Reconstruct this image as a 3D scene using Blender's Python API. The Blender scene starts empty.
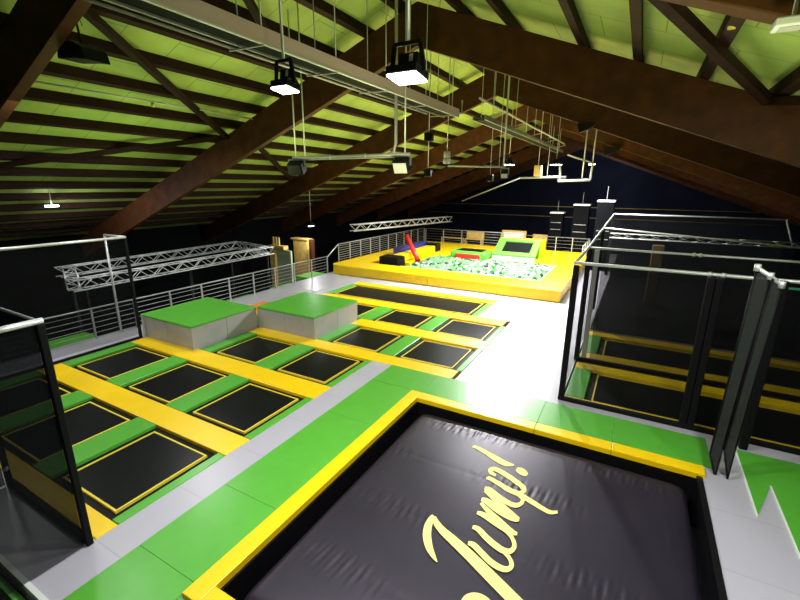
import bpy, bmesh, math, random
from mathutils import Vector, Matrix
random.seed(7)
C = bpy.context.scene.collection
SC = bpy.context.scene

# ------------------------------------------------------------------ camera
F, YAW, PITCH, ROLL, H = 422.35, .5048, .2663, .0066, 5.0
fwd = Vector((-math.sin(YAW)*math.cos(PITCH), math.cos(YAW)*math.cos(PITCH), -math.sin(PITCH)))
rt0 = Vector((math.cos(YAW), math.sin(YAW), 0)); up0 = rt0.cross(fwd)
RT = rt0*math.cos(ROLL)+up0*math.sin(ROLL); UP = -rt0*math.sin(ROLL)+up0*math.cos(ROLL)
cd = bpy.data.cameras.new('camera'); cam = bpy.data.objects.new('camera', cd); C.objects.link(cam)
cd.sensor_width = 36; cd.lens = 36*F/800; cd.clip_start = .05; cd.clip_end = 200
m = Matrix((RT, UP, -fwd)).transposed().to_4x4(); m.translation = (0, 0, H); cam.matrix_world = m
SC.camera = cam

def ray(x, y): return RT*((x-400)/F) - UP*((y-300)/F) + fwd
def atz(x, y, z):
    d = ray(x, y); return Vector((0, 0, H)) + d*((z-H)/d.z)
def aty(x, y, Y):
    d = ray(x, y); return Vector((0, 0, H)) + d*(Y/d.y)

# ------------------------------------------------------------------ materials
M = {}
def mat(name, col, rough=.5, metal=0, bump=0, bscale=20, var=0, vscale=3, spec=.5, emit=None, alpha=None, coat=0):
    mt = bpy.data.materials.new(name); mt.use_nodes = True; nt = mt.node_tree; N = nt.nodes; L = nt.links
    b = N['Principled BSDF']; b.inputs['Base Color'].default_value = (*col, 1); b.inputs['Roughness'].default_value = rough
    b.inputs['Metallic'].default_value = metal; b.inputs['Specular IOR Level'].default_value = spec
    if coat: b.inputs['Coat Weight'].default_value = coat; b.inputs['Coat Roughness'].default_value = .15
    tc = N.new('ShaderNodeTexCoord')
    if var:
        n = N.new('ShaderNodeTexNoise'); n.inputs['Scale'].default_value = vscale; n.inputs['Detail'].default_value = 6
        L.new(tc.outputs['Object'], n.inputs['Vector'])
        r = N.new('ShaderNodeMapRange'); r.inputs[1].default_value = .3; r.inputs[2].default_value = .7
        r.inputs[3].default_value = 1-var; r.inputs[4].default_value = 1+var; L.new(n.outputs['Fac'], r.inputs[0])
        mx = N.new('ShaderNodeVectorMath'); mx.operation = 'SCALE'; mx.inputs[0].default_value = col
        L.new(r.outputs[0], mx.inputs['Scale']); L.new(mx.outputs[0], b.inputs['Base Color'])
    if bump:
        n2 = N.new('ShaderNodeTexNoise'); n2.inputs['Scale'].default_value = bscale; n2.inputs['Detail'].default_value = 3
        L.new(tc.outputs['Object'], n2.inputs['Vector'])
        bp = N.new('ShaderNodeBump'); bp.inputs['Strength'].default_value = bump; bp.inputs['Distance'].default_value = .02
        L.new(n2.outputs['Fac'], bp.inputs['Height']); L.new(bp.outputs[0], b.inputs['Normal'])
    if emit:
        b.inputs['Emission Color'].default_value = (*emit[:3], 1); b.inputs['Emission Strength'].default_value = emit[3]
    if alpha is not None:
        tr = N.new('ShaderNodeBsdfTransparent'); ms = N.new('ShaderNodeMixShader'); ms.inputs[0].default_value = alpha
        L.new(tr.outputs[0], ms.inputs[1]); L.new(b.outputs[0], ms.inputs[2]); L.new(ms.outputs[0], N['Material Output'].inputs[0])
    M[name] = mt; return mt

mat('green', (.095, .40, .038), .33, bump=.03, bscale=6, var=.05)
mat('yellow', (.95, .62, .003), .36, bump=.03, bscale=6, var=.03)
mat('black_mat', (.006, .006, .007), .32, bump=.02, bscale=60, spec=.12)
mat('black_pad', (.005, .005, .006), .55, bump=.05, bscale=30, spec=.15)
mat('stripe', (.80, .62, .05), .5)
mat('white_trim', (.75, .78, .72), .5)
mat('steel', (.78, .79, .78), .42, metal=.6, bump=.02, var=.08)
mat('steel_dull', (.34, .35, .34), .5, metal=.6, var=.1)
mat('rail_steel', (.42, .43, .42), .45, metal=.6, var=.1)
mat('galv', (.55, .53, .54), .5, metal=.3, var=.06)
mat('wood', (.070, .024, .0065), .6, var=.3, vscale=2.5, bump=.1, bscale=14, spec=.2)
mat('purlin', (.024, .010, .007), .65, var=.25, vscale=3, bump=.1, spec=.12)
mat('plywood', (.60, .39, .10), .55, var=.15, vscale=4)
mat('navy', (.013, .015, .028), .85, var=.25, vscale=.35, spec=.03)
mat('black_wall', (.004, .0045, .005), .8, var=.2, vscale=.5, spec=.06)
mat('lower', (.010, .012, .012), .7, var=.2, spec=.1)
mat('box_grey', (.40, .385, .38), .42, bump=.03, bscale=5, var=.06)
mat('red', (.55, .02, .015), .4, bump=.03)
mat('blue', (.03, .03, .16), .4, bump=.03)
mat('bag', (.016, .0125, .023), .42, var=.15, vscale=1.2, bump=.05, bscale=9, spec=.5)
mat('letter', (.93, .80, .25), .6, spec=.2)
mat('net', (.006, .0065, .007), .9, alpha=.34, spec=.1)
mat('net_pale', (.011, .0115, .012), .9, alpha=.58, spec=.1)
mat('net_curtain', (.032, .038, .030), .85, alpha=.84, spec=.2)
mat('net_bright', (.55, .6, .58), .8, alpha=.55, spec=.1)
mat('tower', (.0035, .004, .005), .7, var=.1, spec=.03)
mat('lamp_black', (.006, .006, .007), .5, spec=.2)
mat('lens', (1, 1, 1), .4, emit=(.96, .98, 1, 14))
mat('lens_dim', (1, 1, 1), .4, emit=(.9, .95, 1, 4))
mat('white_plastic', (.72, .72, .70), .4)
mat('sprinkler', (.8, .65, .15), .4, metal=.3)
mat('green_neon', (.02, .3, .1), .5, emit=(.05, .8, .3, .5))
mat('foam_pale', (.15, .34, .14), .85); mat('foam_white', (.30, .31, .29), .85)
mat('foam_green', (.04, .20, .03), .85); mat('foam_dark', (.02, .018, .03), .85)

def floor_mat():
    mt = bpy.data.materials.new('grey_vinyl'); mt.use_nodes = True; N = mt.node_tree.nodes; L = mt.node_tree.links
    b = N['Principled BSDF']; b.inputs['Roughness'].default_value = .33
    tc = N.new('ShaderNodeTexCoord'); mp = N.new('ShaderNodeMapping'); mp.inputs['Location'].default_value = (2.46, -2.245, 0)
    L.new(tc.outputs['Object'], mp.inputs['Vector'])
    br = N.new('ShaderNodeTexBrick'); br.offset = 0; br.inputs['Scale'].default_value = 1
    br.inputs['Brick Width'].default_value = 3.9; br.inputs['Row Height'].default_value = 1.3; br.inputs['Mortar Size'].default_value = .008
    br.inputs['Mortar Smooth'].default_value = 0; br.inputs['Bias'].default_value = 0
    br.inputs['Color1'].default_value = (.44, .42, .48, 1); br.inputs['Color2'].default_value = (.46, .44, .50, 1); br.inputs['Mortar'].default_value = (.36, .355, .38, 1)
    L.new(mp.outputs[0], br.inputs['Vector']); L.new(br.outputs['Color'], b.inputs['Base Color'])
    n2 = N.new('ShaderNodeTexNoise'); n2.inputs['Scale'].default_value = 5
    bp = N.new('ShaderNodeBump'); bp.inputs['Strength'].default_value = .03; bp.inputs['Distance'].default_value = .02
    L.new(tc.outputs['Object'], n2.inputs['Vector']); L.new(n2.outputs['Fac'], bp.inputs['Height']); L.new(bp.outputs[0], b.inputs['Normal'])
    M['grey_vinyl'] = mt
floor_mat()
M['bag'].node_tree.nodes['Principled BSDF'].inputs['Specular Tint'].default_value = (.96, .86, 1, 1)
def ceil_mat():
    mt = bpy.data.materials.new('roof_panel'); mt.use_nodes = True; N = mt.node_tree.nodes; L = mt.node_tree.links
    b = N['Principled BSDF']; b.inputs['Roughness'].default_value = .7
    tc = N.new('ShaderNodeTexCoord'); mp = N.new('ShaderNodeMapping')
    L.new(tc.outputs['Object'], mp.inputs['Vector'])
    br = N.new('ShaderNodeTexBrick'); br.offset = .5; br.inputs['Scale'].default_value = 1
    br.inputs['Brick Width'].default_value = 2.3; br.inputs['Row Height'].default_value = 1.25; br.inputs['Mortar Size'].default_value = .012
    br.inputs['Color1'].default_value = (.32, .45, .105, 1); br.inputs['Color2'].default_value = (.37, .49, .115, 1); br.inputs['Mortar'].default_value = (.17, .24, .06, 1)
    n = N.new('ShaderNodeTexNoise'); n.inputs['Scale'].default_value = .7; n.inputs['Detail'].default_value = 5
    L.new(tc.outputs['Object'], n.inputs['Vector'])
    r = N.new('ShaderNodeMapRange'); r.inputs[1].default_value = .3; r.inputs[2].default_value = .7; r.inputs[3].default_value = .8; r.inputs[4].default_value = 1.2
    mx = N.new('ShaderNodeVectorMath'); mx.operation = 'SCALE'
    L.new(mp.outputs[0], br.inputs['Vector']); L.new(br.outputs['Color'], mx.inputs[0]); L.new(n.outputs['Fac'], r.inputs[0]); L.new(r.outputs[0], mx.inputs['Scale'])
    L.new(mx.outputs[0], b.inputs['Base Color']); M['roof_panel'] = mt
ceil_mat()

# ------------------------------------------------------------------ mesh helpers
class MB:
    def __init__(s): s.bm = bmesh.new()
    def box(s, x0, x1, y0, y1, z0, z1):
        v = [s.bm.verts.new(p) for p in ((x0,y0,z0),(x1,y0,z0),(x1,y1,z0),(x0,y1,z0),(x0,y0,z1),(x1,y0,z1),(x1,y1,z1),(x0,y1,z1))]
        for f in ((3,2,1,0),(4,5,6,7),(0,1,5,4),(1,2,6,5),(2,3,7,6),(3,0,4,7)): s.bm.faces.new([v[i] for i in f])
        return s
    def obox(s, c, ax, ay, az):      # centre and half-axis vectors
        c, ax, ay, az = map(Vector, (c, ax, ay, az))
        v = [s.bm.verts.new(c+a*ax+b*ay+d*az) for d in (-1,1) for a, b in ((-1,-1),(1,-1),(1,1),(-1,1))]
        for f in ((3,2,1,0),(4,5,6,7),(0,1,5,4),(1,2,6,5),(2,3,7,6),(3,0,4,7)): s.bm.faces.new([v[i] for i in f])
        return s
    def bar(s, a, b, w, h=None):     # rectangular bar
        a, b = Vector(a), Vector(b); h = h or w; d = (b-a).normalized()
        sd = d.cross(Vector((0,0,1)));
        if sd.length < 1e-3: sd = Vector((1,0,0))
        sd.normalize(); u = sd.cross(d)
        return s.obox((a+b)/2, (b-a)/2, sd*w/2, u*h/2)
    def tube(s, pts, r, n=10, cap=True):
        pts = [Vector(p) for p in pts]; rings = []
        for i, p in enumerate(pts):
            d = (pts[min(i+1, len(pts)-1)]-pts[max(i-1, 0)]).normalized()
            sd = d.cross(Vector((0,0,1)))
            if sd.length < .05: sd = d.cross(Vector((0,1,0)))
            sd.normalize(); u = sd.cross(d)
            rr = r[i] if isinstance(r, (list, tuple)) else r
            rings.append([s.bm.verts.new(p+sd*rr*math.cos(2*math.pi*k/n)+u*rr*math.sin(2*math.pi*k/n)) for k in range(n)])
        for A, B in zip(rings, rings[1:]):
            for k in range(n):
                f = s.bm.faces.new((A[k], A[(k+1)%n], B[(k+1)%n], B[k])); f.smooth = True
        if cap: s.bm.faces.new(rings[0][::-1]); s.bm.faces.new(rings[-1])
        return s
    def poly(s, pts): s.bm.faces.new([s.bm.verts.new(p) for p in pts]); return s
    def prism(s, pts, z0, z1):
        a = [s.bm.verts.new((x, y, z0)) for x, y in pts]; b = [s.bm.verts.new((x, y, z1)) for x, y in pts]; n = len(pts)
        s.bm.faces.new(a[::-1]); s.bm.faces.new(b)
        for i in range(n): s.bm.faces.new((a[i], a[(i+1)%n], b[(i+1)%n], b[i]))
        return s
    def extr(s, pts, axis_vec):      # extrude a 3-D polygon along a vector
        av = Vector(axis_vec); a = [s.bm.verts.new(Vector(p)) for p in pts]; b = [s.bm.verts.new(Vector(p)+av) for p in pts]; n = len(pts)
        s.bm.faces.new(a[::-1]); s.bm.faces.new(b)
        for i in range(n): s.bm.faces.new((a[i], a[(i+1)%n], b[(i+1)%n], b[i]))
        return s
    def build(s, name, m, parent=None, bevel=0, origin=None):
        bmesh.ops.recalc_face_normals(s.bm, faces=s.bm.faces)
        me = bpy.data.meshes.new(name); s.bm.to_mesh(me); s.bm.free()
        if origin is not None: me.transform(Matrix.Translation(-Vector(origin)))
        o = bpy.data.objects.new(name, me); C.objects.link(o); me.materials.append(M[m] if isinstance(m, str) else m)
        if origin is not None: o.location = origin
        if parent: o.parent = parent; 
        if parent and parent.location.length > 0: o.matrix_parent_inverse = Matrix.Translation(-parent.location)
        if bevel:
            b = o.modifiers.new('bevel', 'BEVEL'); b.width = bevel; b.segments = 2; b.limit_method = 'ANGLE'
        return o
def tag(o, label, cat, group=None, kind=None):
    o['label'] = label; o['category'] = cat
    if group: o['group'] = group
    if kind: o['kind'] = kind
    return o
def thing(name, label, cat, loc=(0,0,0), group=None):
    o = bpy.data.objects.new(name, None); C.objects.link(o); o.location = loc; o.empty_display_size = .2
    return tag(o, label, cat, group)
def struct(o): o['kind'] = 'structure'; return o

# ------------------------------------------------------------------ room shell
XR, ZR, SL = -5.92, 9.73, .38           # ridge x, height of the rafter tops, roof slope
XL, XRW, YB, YF = -26.0, 13.0, 51.0, -5.0
YD = 36.0                               # back edge of the raised deck
def zt(x): return ZR - SL*abs(x-XR)
# main deck of grey vinyl with pits
def deck():
    holes = [(-14.0,-6.26,2.24,15.42), (-12.6,-5.0,15.42,18.2), (-6.26,-3.70,9.69,15.42), (-4.14,1.60,2.4,8.34), (-1.05,7.6,10.12,15.95)]
    xs = sorted({-15.4, XRW} | {v for h in holes for v in h[:2]}); ys = sorted({1.43, YD} | {v for h in holes for v in h[2:]})
    m_ = MB(); cache = {}
    def V(x, y, z):
        k = (round(x,4), round(y,4), z)
        if k not in cache: cache[k] = m_.bm.verts.new((x, y, z))
        return cache[k]
    solid = {}
    for i in range(len(xs)-1):
        for j in range(len(ys)-1):
            cx, cy = (xs[i]+xs[i+1])/2, (ys[j]+ys[j+1])/2
            solid[i,j] = not any(h[0]<cx<h[1] and h[2]<cy<h[3] for h in holes)
    for (i, j), so in solid.items():
        x0, x1, y0, y1 = xs[i], xs[i+1], ys[j], ys[j+1]; z = 0.0 if so else -1.1
        m_.bm.faces.new((V(x0,y0,z), V(x1,y0,z), V(x1,y1,z), V(x0,y1,z)))
        for di, dj, e in ((1,0,((x1,y0),(x1,y1))), (0,1,((x0,y1),(x1,y1)))):
            if (i+di, j+dj) in solid and solid[i+di, j+dj] != so:
                (a, b) = e; m_.bm.faces.new((V(*a,0.0), V(*b,0.0), V(*b,-1.1), V(*a,-1.1)))
    m_.poly([(-15.4,1.43,0),(-15.4,YD,0),(-15.4,YD,-3.2),(-15.4,1.43,-3.2)])
    m_.poly([(-15.4,1.43,0),(XRW,1.43,0),(XRW,1.43,-3.2),(-15.4,1.43,-3.2)])
    m_.poly([(-15.4,YD,0),(XRW,YD,0),(XRW,YD,-3.2),(-15.4,YD,-3.2)])
    return struct(m_.build('floor', 'grey_vinyl'))
deck()
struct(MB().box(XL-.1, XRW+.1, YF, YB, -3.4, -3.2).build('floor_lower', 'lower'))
struct(MB().box(XL-.2, XRW+.2, YB, YB+.2, -3.2, 9.9).build('wall_back', 'navy'))
struct(MB().box(XL-.2, XL, YF, YB, -3.2, 9).build('wall_left', 'black_wall'))
struct(MB().box(XRW, XRW+.2, YF, YB, -3.2, 9).build('wall_right', 'black_wall'))
struct(MB().box(XL-.2, XRW+.2, YF-.2, YF, -3.2, 9.9).build('wall_front', 'black_wall'))
o = MB().extr([(XL-.2,YF,zt(XL-.2)+.24),(XR,YF,ZR+.24),(XRW+.2,YF,zt(XRW+.2)+.24),(XRW+.2,YF,zt(XRW+.2)+.4),(XR,YF,ZR+.4),(XL-.2,YF,zt(XL-.2)+.4)], (0,YB-YF,0)).build('ceiling', 'roof_panel'); struct(o)
for Y in (-3.2, 4.35, 11.65, 19.1, 26.6, 34.1, 41.6, 49.1):
    for sd, xe in (('left', XL), ('right', XRW)):
        o = MB().extr([(XR,Y-.11,ZR),(xe,Y-.11,zt(xe)),(xe,Y-.11,zt(xe)-1.06),(XR,Y-.11,ZR-1.06)], (0,.22,0)).build('glulam_beam', 'wood', bevel=.012)
        struct(o); o['label'] = 'sloping brown glulam roof beam'
pl = [-21.2,-20.06,-18.93,-17.8,-16.66,-15.53,-14.4,-13.25,-12.12,-10.98,-9.85,-8.7,-7.55,-6.4, -22.4,-23.5,-24.6]
pr = [-4.7,-3.37,-1.66,-.47,.82,2.1,3.4,4.7,6.0,7.3,8.6,9.9,11.2,12.4]
for x in pl+pr:
    w = .07 if x in pl else .085
    o = MB().extr([(x-w,YF,zt(x-w)+.005),(x+w,YF,zt(x+w)+.005),(x+w,YF,zt(x+w)+.235),(x-w,YF,zt(x-w)+.235)], (0,YB-YF,0)).build('purlin', 'purlin'); struct(o)
for (xa, ya, xb, yb) in ((-9.3,4.4,-13.75,11.5), (-17.6,4.4,-13.75,11.5), (-13.2,11.8,-17.6,19.0), (-1.6,4.4,1.95,11.5), (5.4,4.4,1.95,11.5), (-10.2,11.5,-6.2,4.4)):
    struct(MB().bar((xa,ya,zt(xa)-.09),(xb,yb,zt(xb)-.09),.16,.16).build('roof_brace', 'purlin'))

# ------------------------------------------------------------------ trampolines
TR = {}
def trampoline(name, label, x0, x1, y0, y1, group='square trampolines set in the floor', mx=.17, my=.14):
    t = thing(name, label, 'trampoline', ((x0+x1)/2, (y0+y1)/2, -.25), group)
    MB().box(x0-mx, x1+mx, y0-my, y1+my, -.12, -.075).build('spring_cover', 'black_pad', t)
    MB().box(x0+.05, x1-.05, y0+.05, y1-.05, -.075, -.035).build('jump_mat', 'black_mat', t)
    w = .036; s_ = MB()
    for a in ((x0,x1,y0,y0+w),(x0,x1,y1-w,y1),(x0,x0+w,y0+w,y1-w),(x1-w,x1,y0+w,y1-w)): s_.box(*a, -.075, -.028)
    o = s_.build('border_stripe', 'stripe', t); o['label'] = 'yellow border line'
    f = MB()
    for a, b in (((x0-mx,y0-my),(x1+mx,y0-my)),((x1+mx,y0-my),(x1+mx,y1+my)),((x1+mx,y1+my),(x0-mx,y1+my)),((x0-mx,y1+my),(x0-mx,y0-my))): f.bar((*a,-.2),(*b,-.2),.05,.1)
    f.build('frame', 'steel_dull', t)
    return t
CX = [(-5.73,-4.05),(-8.29,-6.62),(-10.83,-9.17),(-13.38,-11.72)]
RY = [(2.70,4.37),(5.26,6.92),(7.92,9.55),(10.44,12.06),(13.06,14.62)]
cells = {(0,1):'front black square trampoline, nearest the camera beside the grey walkway',
 (0,2):'black square trampoline half hidden behind the left net, front row',
 (0,3):'black square trampoline in the far left corner of the front row behind the net',
 (1,1):'black square trampoline of the second row beside the grey walkway',
 (1,2):'middle black square trampoline of the second row between two green pads',
 (1,3):'black square trampoline of the second row beside the left railing walkway',
 (2,1):'black square trampoline in the third row beside the end of the grey walkway',
 (2,2):'black square trampoline in the third row against the right face of the near grey box',
 (3,1):'black square trampoline against the right side of the far grey box',
 (3,0):'black square trampoline at the right end of the fourth row by the white floor',
 (4,2):'black trampoline half hidden behind the far grey box',
 (4,1):'middle black square trampoline just in front of the long trampoline lane',
 (4,0):'black square trampoline at the right end of the row before the long lane'}
for (r, c), lab in cells.items(): trampoline('trampoline', lab, *CX[c], *RY[r])
trampoline('trampoline_lane', 'long black trampoline lane in front of the yellow platform', -12.2, -5.45, 15.62, 17.5, None, .15, .15)

def pad(name, label, x0, x1, y0, y1, m_, z=0.0, th=.1, group=None, cat='safety pad'):
    o = MB().box(x0, x1, y0, y1, z-th, z).build(name, m_, None, .015, ((x0+x1)/2, (y0+y1)/2, z-th))
    return tag(o, label, cat, group)
G = 'yellow padded strips between the trampoline rows'
for lab, a in (('short yellow pad showing at the foot of the left net post', (-13.95,-6.27,2.25,2.56)),
 ('widest looking yellow padded strip between the front and second trampoline rows', (-13.95,-6.27,4.52,5.12)),
 ('yellow padded strip running past the front corner of the near grey box', (-13.95,-6.27,7.07,7.77)),
 ('yellow padded strip running past the front corner of the far grey box', (-11.45,-3.80,9.70,10.30)),
 ('yellow padded strip starting at the right side of the far grey box', (-8.86,-3.72,12.20,12.92)),
 ('yellow padded strip along the near edge of the long trampoline lane', (-12.55,-3.85,14.77,15.41)),
 ('yellow padded strip along the far edge of the long trampoline lane', (-12.55,-5.02,17.64,18.18))):
    pad('yellow_pad', lab, *a, 'yellow', group=G)
G = 'green pads between and beside the trampolines'
rown = ['front', 'second', 'third', 'fourth', 'fifth']
gx = {'we': (-6.47,-6.27), 'a': (-9.11,-8.46), 'b': (-11.65,-11.0), 'l': (-13.95,-13.55), 'c': (-6.45,-5.9), 'e': (-3.90,-3.72)}
gd = {'we': 'along the grey walkway edge', 'a': 'between the first two trampolines from the walkway', 'b': 'between the second and third trampolines from the walkway',
      'l': 'at the left end by the walkway railing', 'c': 'between its two right trampolines', 'e': 'at the right end by the white floor'}
gy = [(2.57,4.51),(5.13,7.06),(7.78,9.69),(10.31,12.19),(12.93,14.76)]
for r, ks in enumerate((('we','a','b','l'),('we','a','b','l'),('we','a','b'),('a','c','e'),('a','c','e'))):
    for k in ks:
        if r == 2 and k == 'b': continue
        d = gd[k]
        if k == 'a' and r >= 3: d = 'beside the right face of the far grey box' if r == 3 else 'behind the far grey box corner'
        pad('green_pad', 'green pad in the %s trampoline row, %s' % (rown[r], d), *gx[k], *gy[r], 'green', group=G)
pad('green_pad', 'thin green pad under the right face of the near grey box', -11.45, -11.0, 7.78, 9.69, 'green', group=G)
pad('green_pad', 'green pad at the left end of the long trampoline lane', -12.58, -12.36, 15.42, 17.63, 'green', group=G)
pad('green_pad', 'narrow green pad at the right end of the long trampoline lane', -5.29, -5.02, 15.42, 17.63, 'green', group=G)
pad('green_pad', 'green pad behind the near grey box, left of the far grey box', -13.98, -11.55, 10.26, 11.3, 'green', group=G)
pad('orange_pad', 'small orange pad peeking out between the two grey boxes', -13.98, -11.55, 11.32, 12.75, mat('orange', (.85,.25,.02), .4), cat='safety pad')
pad('grey_pad', 'grey pad on the floor behind the far grey box', -13.98, -12.6, 12.77, 15.41, 'box_grey')
pad('grey_pad', 'grey pad between the far grey box and the long lane', -12.55, -11.0, 12.93, 14.76, 'box_grey')

# foam boxes
def foam_box(label, x0, x1, y0, y1):
    t = thing('jump_box', label, 'vaulting box', ((x0+x1)/2, (y0+y1)/2, 0), 'grey boxes with green tops')
    xm = (x0+x1)/2; ym = (y0+y1)/2
    MB().box(x0, xm-.004, y0, ym-.004, -.1, .70).build('side_panel', 'box_grey', t, .012)
    MB().box(xm+.004, x1, y0, ym-.004, -.1, .70).build('side_panel', 'box_grey', t, .012)
    MB().box(x0, xm-.004, ym+.004, y1, -.1, .70).build('side_panel', 'box_grey', t, .012)
    MB().box(xm+.004, x1, ym+.004, y1, -.1, .70).build('side_panel', 'box_grey', t, .012)
    o = MB().box(x0-.01, x1+.01, y0-.01, y1+.01, .701, .77).build('top_pad', 'green', t, .02); o['label'] = 'green top pad'
foam_box('near grey box with a green top, left one by the railing', -14.15, -11.52, 7.62, 10.20)
foam_box('far grey box with a green top, in front of the long lane', -11.49, -8.88, 10.22, 12.72)

# ------------------------------------------------------------------ green mats and airbag
G = 'green mats around the black airbag'
ysm = [1.45, 2.50, 3.95, 6.75, 8.63]
for lab, y0, y1 in (('green mat at the bottom edge left of the airbag corner', .9, 2.49), ('green mat left of the airbag, second from the bottom', 2.494, 3.95), ('green mat left of the airbag, third from the bottom', 3.954, 6.75), ('green mat left of the far left airbag corner', 6.754, 8.62)):
    tag(MB().box(-5.6, -4.38, max(y0, 1.43), y1, -.02, .02).build('green_mat', 'green', None, .003, (-5, y0, -.02)), lab, 'floor mat', G)
for lab, x0, x1 in (('green mat at the corner behind the airbag, beside the grey walkway end', -5.6, -4.17), ('pale lit green mat behind the airbag left half', -4.165, -2.785), ('brightly lit mat behind the airbag, left of the right cage post', -2.78, -1.335), ('green mat behind the airbag below the net cage post', -1.33, .15), ('green mat behind the right end of the airbag, under the cage net', .155, 1.80)):
    tag(MB().box(x0, x1, 8.63, 9.70, -.02, .02).build('green_mat', 'green', None, .003, (x0, 8.63, -.02)), lab, 'floor mat', G)
tag(MB().box(-4.375, 1.6, 1.43, 2.28, -.02, .02).build('green_mat', 'green', None, .003, (-1, 1.43, -.02)), 'green mat in front of the near airbag frame corner at the bottom edge', 'floor mat', G)
zz = [(2.28,9.56),(2.26,7.53),(2.62,8.54),(2.61,6.84),(2.98,7.9),(2.98,6.2),(3.35,7.2)]
tag(MB().prism(zz+[(8.5,7.2),(8.5,9.62)], -.02, .02).build('green_mat', 'green', None, 0, (5,8.5,-.02)), 'green mat with a zigzag edge against the grey floor on the right', 'floor mat', G)
tr_ = MB()
for a, b in ((0,1),(2,3),(4,5)): tr_.bar((*zz[a],.012),(*zz[b],.012),.028,.028)
tag(tr_.build('edge_trim', 'white_trim'), 'white zigzag trim along the green mat on the right', 'trim')

air = thing('airbag', 'large black jump airbag in a yellow padded frame with cream Jump lettering', 'airbag', (-1.3, 5.3, -1.0))
yp = [(-4.36,-4.07,2.30,8.54),(-4.07,1.66,8.24,8.54),(-4.07,1.66,2.30,2.57)]
for a in (( -4.36,-4.07,2.30,8.54),(-4.068,-1.32,8.24,8.54),(-1.315,.148,8.24,8.54),(.152,1.66,8.24,8.54),(-4.068,1.66,2.30,2.57)):
    o = MB().box(*a, -.05, .07).build('frame_pad', 'yellow', air, .012); o['label'] = 'yellow frame pad'
li = MB()
li.box(-4.12,-4.05,2.42,8.32,-1.05,-.055).box(1.53,1.62,2.42,8.32,-1.05,.02).box(-4.05,1.53,8.26,8.33,-1.05,-.055).box(-4.05,1.53,2.41,2.5,-1.05,-.055)
li.build('pit_liner', mat('liner', (.006,.006,.007), .28, bump=.35, bscale=5), air)
BX0, BX1, BY0, BY1 = -3.94, 1.46, 2.62, 8.21
seams = (3.72, 5.05, 6.45, 7.75)
rnd = [random.random()*6.28 for _ in range(12)]
def bagz(x, y, detail=True):
    u = max(-1, min(1, (2*x-BX0-BX1)/(BX1-BX0))); v = max(-1, min(1, (2*y-BY0-BY1)/(BY1-BY0)))
    z = -.72 + .60*((1-abs(u)**34)*(1-abs(v)**34))**.5 + .04*(1-u*u)*(1-v*v)
    if detail:
        e = 1 - max(abs(u), abs(v))**16
        for i, s in enumerate(seams):
            d = (y-s-.04*math.sin(x*1.3+i)); z -= .0015*math.exp(-(d/.05)**2)*e
            w = .5+.5*math.sin(x*2.1+rnd[i]); w2 = math.sin(x*34+rnd[i]+2*math.sin(x*5)+d*4)*.6+math.sin(x*61+rnd[i+4]-d*6)*.4
            z += .0065*w*w2*math.exp(-(d/.17)**2)*e
        z += .006*math.sin(x*2.3+y*1.1+1)*math.sin(y*1.9-x*.7)*e
    return z
b = MB(); nx, ny = 330, 190; vs = []
def warp(t): return (math.sin((t-.5)*math.pi)/2+.5)*.35 + t*.65
for j in range(ny+1):
    vs.append([b.bm.verts.new((x, y, bagz(x, y))) for i in range(nx+1) for x, y in (((BX0+(BX1-BX0)*warp(i/nx)), (BY0+(BY1-BY0)*warp(j/ny))),)])
for j in range(ny):
    for i in range(nx): b.bm.faces.new((vs[j][i], vs[j][i+1], vs[j+1][i+1], vs[j+1][i])).smooth = True
ring = [vs[0][i] for i in range(nx+1)] + [vs[j][nx] for j in range(1, ny+1)] + [vs[ny][i] for i in range(nx-1,-1,-1)] + [vs[j][0] for j in range(ny-1,0,-1)]
low = [b.bm.verts.new((v.co.x, v.co.y, -1.05)) for v in ring]
for k in range(len(ring)): b.bm.faces.new((ring[k], low[k], low[(k+1)%len(ring)], ring[(k+1)%len(ring)]))
b.build('air_cushion', 'bag', air)
def cr(P, n=9):      # Catmull-Rom through the points
    out = []; Q = [P[0]]+list(P)+[P[-1]]
    for i in range(1, len(Q)-2):
        p0, p1, p2, p3 = Q[i-1:i+3]
        for k in range(n):
            t = k/n; out.append(tuple(.5*((2*b_)+(c_-a_)*t+(2*a_-5*b_+4*c_-d_)*t*t+(3*b_-a_-3*c_+d_)*t**3) for a_, b_, c_, d_ in zip(p0,p1,p2,p3)))
    out.append(tuple(P[-1])); return out
def onbag(x, y):
    z = -.12
    for _ in range(6): p = atz(x, y, z); z = bagz(p.x, p.y, False)
    return p
def za(P): return [(460+x/6, 430+y/6, w) for x, y, w in P]
def zb(P): return [(415+x/6, 500+y/6, w) for x, y, w in P]
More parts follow.
